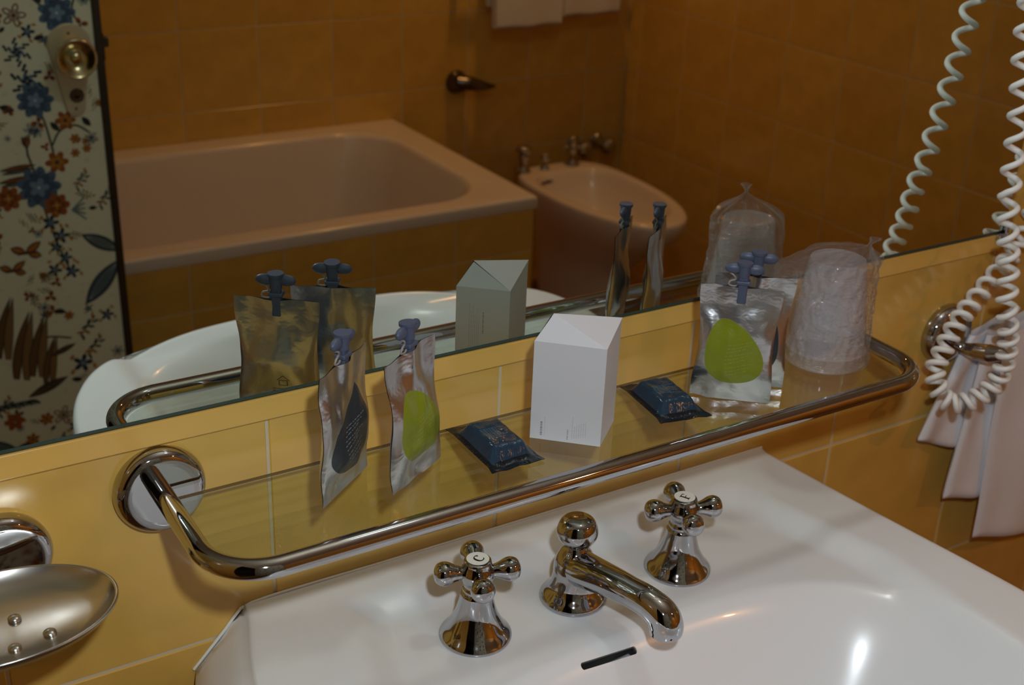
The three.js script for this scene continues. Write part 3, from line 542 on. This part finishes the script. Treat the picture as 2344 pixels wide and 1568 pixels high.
// ------------------------------------------------------------------ towel bar with bath towels, holder
{
  const g = thing('towel_bar', 'chrome towel bar on the tiled wall above the bidet', 'towel bar', P(165, 22, ZB));
  part('bar', new THREE.CylinderGeometry(0.009, 0.009, 0.5, 20).rotateZ(Math.PI / 2).translate(0, 0, -0.075), chrome, g);
  for (const x of [-24.5, 24.5]) part('post', lathe([[2.4, 0], [2.3, 0.8], [1.0, 1.4], [0.9, 7.5], [1.2, 8.2], [0, 8.6]], 24).rotateX(-Math.PI / 2).translate(x / 100, 0, 0), chrome, g);
  const towel = (x0, x1, low, low2, label, s) => {
    const rings = []; const prof = [];
    const shape = (u) => { const pts = []; const f = low + 0.5 * perlin.noise(u * 3, s, 1), b = low2; const T = 2.3;
      const loop = [[-7.5 - 1.1 - T, f + 0.8], [-7.5 - 1.2 - T, f + 6], [-7.5 - 1.1 - T, 14], [-7.5 - 1.0 - T * 0.9, 21], [-7.5 - 0.6, 22.9 + T], [-7.5, 23.1 + T], [-7.5 + 0.6, 22.9 + T], [-7.5 + 1 + T * 0.5, 21], [-7.5 + 1.0 + T * 0.6, 8], [-7.5 + 1.0 + T * 0.6, b], [-7.5 + 1.0, b], [-7.5 + 1.0, 21.4], [-7.5, 23.0], [-7.5 - 1.0, 21.4], [-7.5 - 1.0, 10], [-7.5 - 1.0, f + 0.4], [-7.5 - 1.6, f], [-7.5 - 1.4 - T * 0.8, f]];
      loop.forEach(([z, y]) => pts.push(V(0, y, z + 0.25 * Math.sin(u * 9 + s)))); return pts; };
    const n = 24; for (let k = 0; k <= n; k++) { const u = k / n, e = Math.min(1, Math.min(u, 1 - u) * 14 + 0.35); rings.push(shape(u).map((p) => { const q = p.clone(); q.x = lerp(x0, x1, u) / 100; const mz = -0.098; return q; })); }
    const end = (r, flip) => { const t = THREE.ShapeUtils.triangulateShape(r.map((p) => new THREE.Vector2(p.z, p.y)), []); return indexed(r.flatMap((p) => [p.x, p.y, p.z]), r.flatMap(() => [0, 0]), t.flatMap(([a, b, c]) => flip ? [a, c, b] : [a, b, c])); };
    const gm = mergeGeometries([loft(rings), end(rings[0], true), end(rings[n], false)]); return single('bath_towel', label, 'towel', gm, bathTerry, P(0, 0, ZB));
  };
  towel(147, 167.6, -3.2, 2, 'white bath towel folded over the towel bar, nearer the bathtub', 1);
  towel(168.4, 187, -1.2, 3, 'white bath towel folded over the towel bar, nearer the side wall', 4);
}
{
  const g = thing('wall_holder', 'dark metal wall holder with pointed arm above the tub corner', 'holder', P(141, -19, ZB));
  part('mount', lathe(smoothPts([[3.2, 0], [3.3, 0.6], [2.8, 1.8], [2.2, 3.4], [1.4, 4.2], [0, 4.4]], 30), 32).rotateX(-Math.PI / 2), darkMetal, g);
  part('arm', sweep([V(-1, 0.4, -2.5), V(2, 0.2, -4.2), V(6, -0.6, -5), V(9.6, -1.0, -5)], [2.2, 2.0, 1.3, 0.4], 30, 16), darkMetal, g);
}
// ------------------------------------------------------------------ ceiling lamp
{
  const g = thing('ceiling_lamp', 'round warm downlight in the ceiling over the bathtub', 'lamp', LAMP.clone());
  part('trim_ring', new THREE.TorusGeometry(0.085, 0.009, 14, 48).rotateX(Math.PI / 2).translate(0, 0.01, 0), steel, g);
  part('lens', new THREE.CylinderGeometry(0.082, 0.082, 0.005, 40).translate(0, 0.0125, 0), std({ name: 'lens_glow', color: 0xfff2dd, emissive: new THREE.Color(1.0, 0.5, 0.18), emissiveIntensity: 0.8, roughness: 0.4 }), g, 'glowing round lens');
}
// ------------------------------------------------------------------ lamp over the mirror
{
  const g = thing('mirror_lamp', 'small white globe lamp on the wall above the mirror', 'lamp', GLOBE.clone());
  part('back_plate', lathe([[5, 0], [4.8, 1], [3, 1.6], [0, 1.8]], 36).rotateX(Math.PI / 2).translate(0, 0, -0.15), steel, g);
  part('arm', at(new THREE.CylinderGeometry(0.01, 0.01, 0.1, 16).rotateX(Math.PI / 2), 0, 0, -9), steel, g);
  part('opal_globe', new THREE.SphereGeometry(0.055, 32, 20), std({ name: 'globe_glow', color: 0xfff8f0, emissive: new THREE.Color(0.86, 0.97, 1.0), emissiveIntensity: 3, roughness: 0.4 }), g, 'glowing opal globe');
}
// ------------------------------------------------------------------ papered door standing open
{
  const DZ = 126, x0 = -58, x1 = 22, yb = FLOOR + 1, yt = 118;
  const g = new THREE.Group(); g.name = 'door_1'; g.userData = { kind: 'structure', label: 'open door papered with blue and rust flowers, brass knob', category: 'door' }; g.position.copy(P(0, 0, 0)); scene.add(g);
  part('door_leaf', at(box(x1 - x0, yt - yb, 3.6), (x0 + x1) / 2, (yb + yt) / 2, DZ + 1.9), std({ name: 'door_paint', color: 0x4a3526, roughness: 0.6 }), g);
  const M = [['star', 9.2, 24.5, 1.7], ['blue', 15.5, 24.5, 2.6], ['bud', 18.9, 22.6, 1.0], ['sprig', 9.0, 19.0, 2.2], ['sprig', 10.0, 14.5, 2.6], ['blue', 10.8, 11.4, 2.6], ['orange', 15.0, 7.8, 1.5], ['leaf', 13.3, 7.0, 0.9], ['leaf', 18.2, 7.3, 0.9], ['tulip', 8.7, 4.3, 1.6], ['orange', 13.0, 1.2, 1.7], ['orange', 16.0, 2.4, 0.7], ['orange', 16.2, 4.7, 0.8], ['band', 6.9, 1.0, 2.6], ['band', 6.7, -0.9, 2.8], ['blue', 9.8, -2.6, 3.2], ['rust', 5.0, -3.8, 1.9], ['rust', 12.2, -5.9, 1.9], ['teal', 14.5, -7.0, 2.1], ['twig', 16.4, -2.0, 1.6], ['twig', 19.9, -5.5, 1.8], ['small', 10.9, -8.7, 1.2], ['small', 12.3, -11.1, 1.2], ['small', 11.3, -12.9, 0.9], ['small', 12.6, -15.0, 1.0], ['small', 13.4, -17.5, 1.1], ['bigleaf', 18.6, -13.3, 3.2], ['bigleaf2', 18.1, -20.3, 4.0], ['moth', 6.6, -13.2, 2.7], ['moth', 4.2, -15.9, 2.3], ['blade', 2.1, -26.3, 6.1], ['blade', 4.6, -30.0, 6.9], ['blade', 7.0, -30.5, 6.3], ['blade', 8.5, -33.3, 4.9], ['dleaf', 10.5, -31.3, 2.1], ['twig', 14.8, -27.7, 2.2], ['twig', 15.6, -31.5, 2.1], ['small', 13.4, -34.4, 1.5], ['stripe', 1.2, -40.3, 3.1], ['dleaf', 7.3, -37.6, 3.5], ['small', 18.3, -26.3, 1.0]];
  const S = 12.8, yTop = 60;
  const paper = canvasTexture(1024, 2048, (c, w, h) => {
    c.fillStyle = '#e6e7d4'; c.fillRect(0, 0, w, h);
    for (let k = 0; k < 2600; k++) { c.fillStyle = `rgba(${150 + rnd() * 60},${150 + rnd() * 60},${120 + rnd() * 50},0.16)`; c.fillRect(rnd() * w, rnd() * h, 3 + rnd() * 8, 3 + rnd() * 8); }
    const blue = '#4f6a8a', navy = '#26303f', rust = '#9a5424', ochre = '#b07a2c', maroon = '#5b2f2a', green = '#4d5a3c', ink = '#2a2a2c';
    const petal = (n, r, col, inner = 0.25, wide = 0.36) => { c.fillStyle = col; for (let k = 0; k < n; k++) { c.save(); c.rotate(k / n * 6.2832); c.beginPath(); c.ellipse(r * (0.5 + inner / 2), 0, r * 0.5, r * wide, 0, 0, 6.2832); c.fill(); c.restore(); } };
    const outline = (n, r, col) => { c.strokeStyle = col; c.lineWidth = 2.5; for (let k = 0; k < n; k++) { c.save(); c.rotate(k / n * 6.2832); c.beginPath(); c.ellipse(r * 0.6, 0, r * 0.42, r * 0.22, 0, 0, 6.2832); c.stroke(); c.restore(); } };
    const leafShape = (l, wd, col, vein) => { c.fillStyle = col; c.beginPath(); c.moveTo(-l, 0); c.quadraticCurveTo(0, -wd * 2, l, 0); c.quadraticCurveTo(0, wd * 2, -l, 0); c.fill(); c.strokeStyle = ink; c.lineWidth = 2; c.stroke(); if (vein) { c.strokeStyle = vein; c.lineWidth = 1.6; for (const o of [-0.5, 0, 0.5]) { c.beginPath(); c.moveTo(-l * 0.8, 0); c.quadraticCurveTo(0, o * wd * 1.6, l * 0.85, 0); c.stroke(); } } };
    const draw = {
      star: (r) => { outline(5, r, maroon); petal(5, r * 0.5, '#a79a86'); c.fillStyle = maroon; c.beginPath(); c.arc(0, 0, r * 0.16, 0, 7); c.fill(); },
      blue: (r) => { petal(9, r, blue, 0.2, 0.28); petal(7, r * 0.7, '#3c5270'); petal(5, r * 0.45, '#6f8bab'); for (let k = 0; k < 10; k++) { c.fillStyle = navy; c.fillRect(Math.cos(k * 2.4) * r * 0.8, Math.sin(k * 2.4) * r * 0.8, 4, 4); } },
      bud: (r) => { petal(3, r, rust, 0.3, 0.4); petal(3, r * 0.6, maroon); },
      sprig: (r) => { c.strokeStyle = navy; for (let k = 0; k < 6; k++) { c.save(); c.rotate(k * 1.05 + 0.4); for (let q = 1; q <= 5; q++) { c.fillStyle = q < 3 ? blue : navy; c.beginPath(); c.ellipse(q * r * 0.18, (q % 2 ? 2 : -2), r * 0.14, r * 0.09, 0.6, 0, 7); c.fill(); } c.restore(); } petal(4, r * 0.3, navy); },
      orange: (r) => { petal(6, r, rust, 0.2, 0.32); petal(5, r * 0.6, ochre); c.fillStyle = maroon; c.beginPath(); c.arc(0, 0, r * 0.2, 0, 7); c.fill(); },
      rust: (r) => { petal(7, r, rust, 0.2, 0.36); petal(5, r * 0.65, '#7b3f1c'); petal(4, r * 0.35, ochre); },
      leaf: (r) => { c.rotate(0.9); leafShape(r, r * 0.45, ink); },
      dleaf: (r) => { c.rotate(-0.35); leafShape(r, r * 0.22, '#33332f', '#6d5130'); },
      tulip: (r) => { for (const a of [-1.9, -1.57, -1.24]) { c.save(); c.rotate(a); c.translate(r * 0.4, 0); leafShape(r * 0.6, r * 0.2, ochre, rust); c.restore(); } c.fillStyle = ink; c.fillRect(-2, 0, 4, r); },
      band: (r) => { c.rotate(-0.08); leafShape(r, r * 0.14, '#3e2e22', rust); c.translate(0, r * 0.22); leafShape(r * 0.9, r * 0.1, '#5a6a68'); },
      teal: (r) => { c.strokeStyle = '#6b7f84'; c.lineWidth = 4; for (let k = 0; k < 5; k++) { c.beginPath(); c.moveTo(0, 0); c.quadraticCurveTo(r * 0.5, (k - 2) * r * 0.2, r, (k - 2) * r * 0.45); c.stroke(); } },
      twig: (r) => { c.strokeStyle = green; c.lineWidth = 2.5; c.beginPath(); c.moveTo(-r * 0.6, r * 0.8); c.quadraticCurveTo(0, 0, r * 0.7, -r * 0.7); c.stroke(); for (let k = 0; k < 8; k++) { c.fillStyle = k % 3 ? navy : rust; c.save(); c.translate((k / 8 - 0.4) * r * 1.4, (0.5 - k / 8) * r * 1.6 + (k % 2 ? 9 : -9)); c.rotate(k * 1.3); c.beginPath(); c.ellipse(0, 0, r * 0.26, r * 0.1, 0, 0, 7); c.fill(); c.restore(); } },
      small: (r) => { petal(5, r, navy, 0.3, 0.26); petal(4, r * 0.5, blue); for (const [x, y] of [[1.3, 0.6], [-1.2, 0.9], [0.9, -1.3], [-1.1, -0.9]]) { c.fillStyle = ochre; c.beginPath(); c.ellipse(x * r, y * r, r * 0.35, r * 0.2, x, 0, 7); c.fill(); } },
      bigleaf: (r) => { c.rotate(0.55); leafShape(r * 1.1, r * 0.34, '#43525f', '#93a1a2'); },
      bigleaf2: (r) => { c.rotate(-0.85); leafShape(r * 1.15, r * 0.36, '#3f5364', '#8fa0a4'); },
      moth: (r) => { for (const [a, q] of [[-0.6, 1], [0.35, 0.7], [3.6, 0.8]]) { c.save(); c.rotate(a); c.translate(r * 0.5, 0); leafShape(r * 0.55 * q, r * 0.22, rust, ochre); c.restore(); } c.fillStyle = maroon; c.fillRect(-r * 0.5, -3, r, 6); },
      blade: (r) => { c.rotate(-1.25); for (const o of [-0.12, 0.12]) { c.fillStyle = o < 0 ? '#6d4c2c' : '#8a6a44'; c.beginPath(); c.moveTo(-r * 0.8, o * r); c.quadraticCurveTo(-r * 0.1, o * r - r * 0.3, r * 0.95, -r * 0.1 + o * r * 0.3); c.quadraticCurveTo(0, o * r + r * 0.06, -r * 0.8, o * r + r * 0.12); c.fill(); c.strokeStyle = ink; c.lineWidth = 1.5; c.stroke(); } },
      stripe: (r) => { for (let k = -5; k <= 5; k++) { c.strokeStyle = k % 2 ? '#20262c' : '#5d6a70'; c.lineWidth = r * 0.14; c.beginPath(); c.arc(k * r * 0.2, r * 0.2, r * 0.45, -2.2, -0.4); c.stroke(); } c.translate(0, r * 0.8); petal(6, r * 0.5, rust); },
    };
    const putAt = (n, x, y, r) => { c.save(); c.translate((x - x0) * S, (yTop - y) * S); draw[n](r * S); c.restore(); };
    const vine = (pts) => { c.strokeStyle = '#3a3d3a'; c.lineWidth = 4; c.beginPath(); pts.forEach(([x, y], i) => (i ? c.lineTo : c.moveTo).call(c, (x - x0) * S, (yTop - y) * S)); c.stroke(); };
    const flow = (a) => new THREE.SplineCurve(a.map(([x, y]) => new THREE.Vector2(x, y))).getPoints(40).map((p) => [p.x, p.y]);
    const lay = (dx, dy) => {
      [[[10.8, 11], [11.8, 8], [12.4, 4.5], [12.8, 1.5]], [[12.6, 4], [14, 6.2], [16.4, 6.9], [18.4, 5.6]], [[12, 27], [13.5, 25.6], [15, 25]], [[18.5, 27], [17.8, 25], [18.2, 23.5]], [[4, -30], [8, -28.5], [12, -29.4]], [[8.7, 3], [9.4, 0], [9.8, -2]], [[10.2, -6], [11, -10], [12.4, -15], [13.4, -18]]].forEach((v) => vine(flow(v.map(([x, y]) => [x + dx, y + dy]))));
      let fs = 11; const fr = () => (fs = (fs * 16807) % 2147483647) / 2147483647;
      for (let k = 0, put = 0; k < 900 && put < 95; k++) {
        const x = 1.5 + fr() * 19, y = -41 + fr() * 68, kind = ['twig', 'small', 'leaf', 'orange', 'twig', 'sprig', 'bud'][Math.floor(fr() * 7)], r = 0.45 + fr() * 0.75;
        if (M.some(([, a, b, q]) => Math.hypot(a - x, b - y) < q * 0.8 + r + 0.25)) continue;
        c.save(); c.translate((x + dx - x0) * S, (yTop - y - dy) * S); c.rotate(fr() * 6); draw[kind](r * S); c.restore(); put++;
      }
      M.forEach(([n, x, y, r]) => putAt(n, x + dx, y + dy, r));
    };
    for (let i = -4; i <= 0; i++) for (let j = -2; j <= 1; j++) lay(i * 20, j * 68 + (i % 2 ? 34 : 0));
  });
  const q = [x0, x1].flatMap((x) => [yTop - 160, yTop].map((y) => [x, y]));
  const pos = [], uv = []; q.forEach(([x, y]) => { pos.push(x / 100, y / 100, (DZ - 0.02) / 100); uv.push((x - x0) / 80, (y - (yTop - 160)) / 160); });
  const paperMat = std({ name: 'wallpaper', map: paper, roughness: 0.75 });
  const sheetGeo = indexed(pos, uv, [0, 1, 2, 1, 3, 2]);
  part('wallpaper', sheetGeo, paperMat, g, 'cream paper with blue and rust flowers');
  const top = indexed([x0, yTop, x1, yTop, x0, yt, x1, yt].map((v, i) => v / 100).reduce((a, v, i) => { a.push(v); if (i % 2) a.push((DZ - 0.02) / 100); return a; }, []), [0, 0, 1, 0, 0, (yt - yTop) / 160, 1, (yt - yTop) / 160], [0, 2, 1, 1, 2, 3]);
  part('wallpaper', top, paperMat, g);
  const trim = std({ name: 'door_trim', color: 0x33281f, roughness: 0.45 });
  part('edge_braid', at(box(1.3, yt - yb, 0.5, 0.2), x1 - 0.65, (yb + yt) / 2, DZ - 0.15), trim, g, 'dark braid along the door edge');
  part('latch_plate', at(box(0.5, 4.2, 2.2, 0.1), x1 + 0.2, 18.6, DZ + 1.9), trim, g); part('latch_bolt', at(box(1.2, 1.5, 1.2, 0.2), x1 + 0.7, 19.2, DZ + 1.9), trim, g);
  const brass = std({ name: 'brass', color: 0xd6cba8, metalness: 1, roughness: 0.2 }), ivory = std({ name: 'plate_metal', color: 0xcfc6ab, metalness: 0.4, roughness: 0.38 });
  const sh = new THREE.Shape(); sh.moveTo(-0.032, 0); sh.absarc(0, 0.0, 0.032, Math.PI, 0, true); sh.lineTo(0.0145, -0.092); sh.absarc(0, -0.096, 0.0145, 0, -Math.PI, true); sh.closePath();
  const plate = part('escutcheon', new THREE.ExtrudeGeometry(sh, { depth: 0.002, bevelEnabled: true, bevelThickness: 0.001, bevelSize: 0.001, bevelSegments: 2, curveSegments: 20 }), ivory, g, 'long pale metal escutcheon');
  plate.position.copy(V(16.8, 19.6, DZ - 0.35));
  part('keyhole_boss', at(lathe([[1.1, 0], [1.1, 0.3], [0.85, 0.4], [0.8, 0.2], [0.35, 0.2], [0.3, 0.5], [0, 0.5]], 28).rotateX(-Math.PI / 2), 17.1, 11.7, DZ - 0.35), darkMetal, g);
  for (const y of [21.4, 9.6]) part('screw', at(new THREE.SphereGeometry(0.0022, 12, 8), 16.8, y, DZ - 0.45), darkMetal, g);
  part('knob', at(lathe(smoothPts([[1.4, 0], [1.0, 0.8], [1.0, 2.2], [2.0, 3.0], [2.85, 3.7], [3.1, 4.3], [3.0, 4.75], [2.65, 4.7], [1.8, 4.0], [1.2, 3.7]], 60).concat([[1.15, 3.75], [1.05, 4.2], [0.7, 4.55], [0, 4.7]]), 44).rotateX(-Math.PI / 2), 16.7, 18.3, DZ - 0.3), brass, g, 'round brass knob');
}

renderer.render(scene, camera);
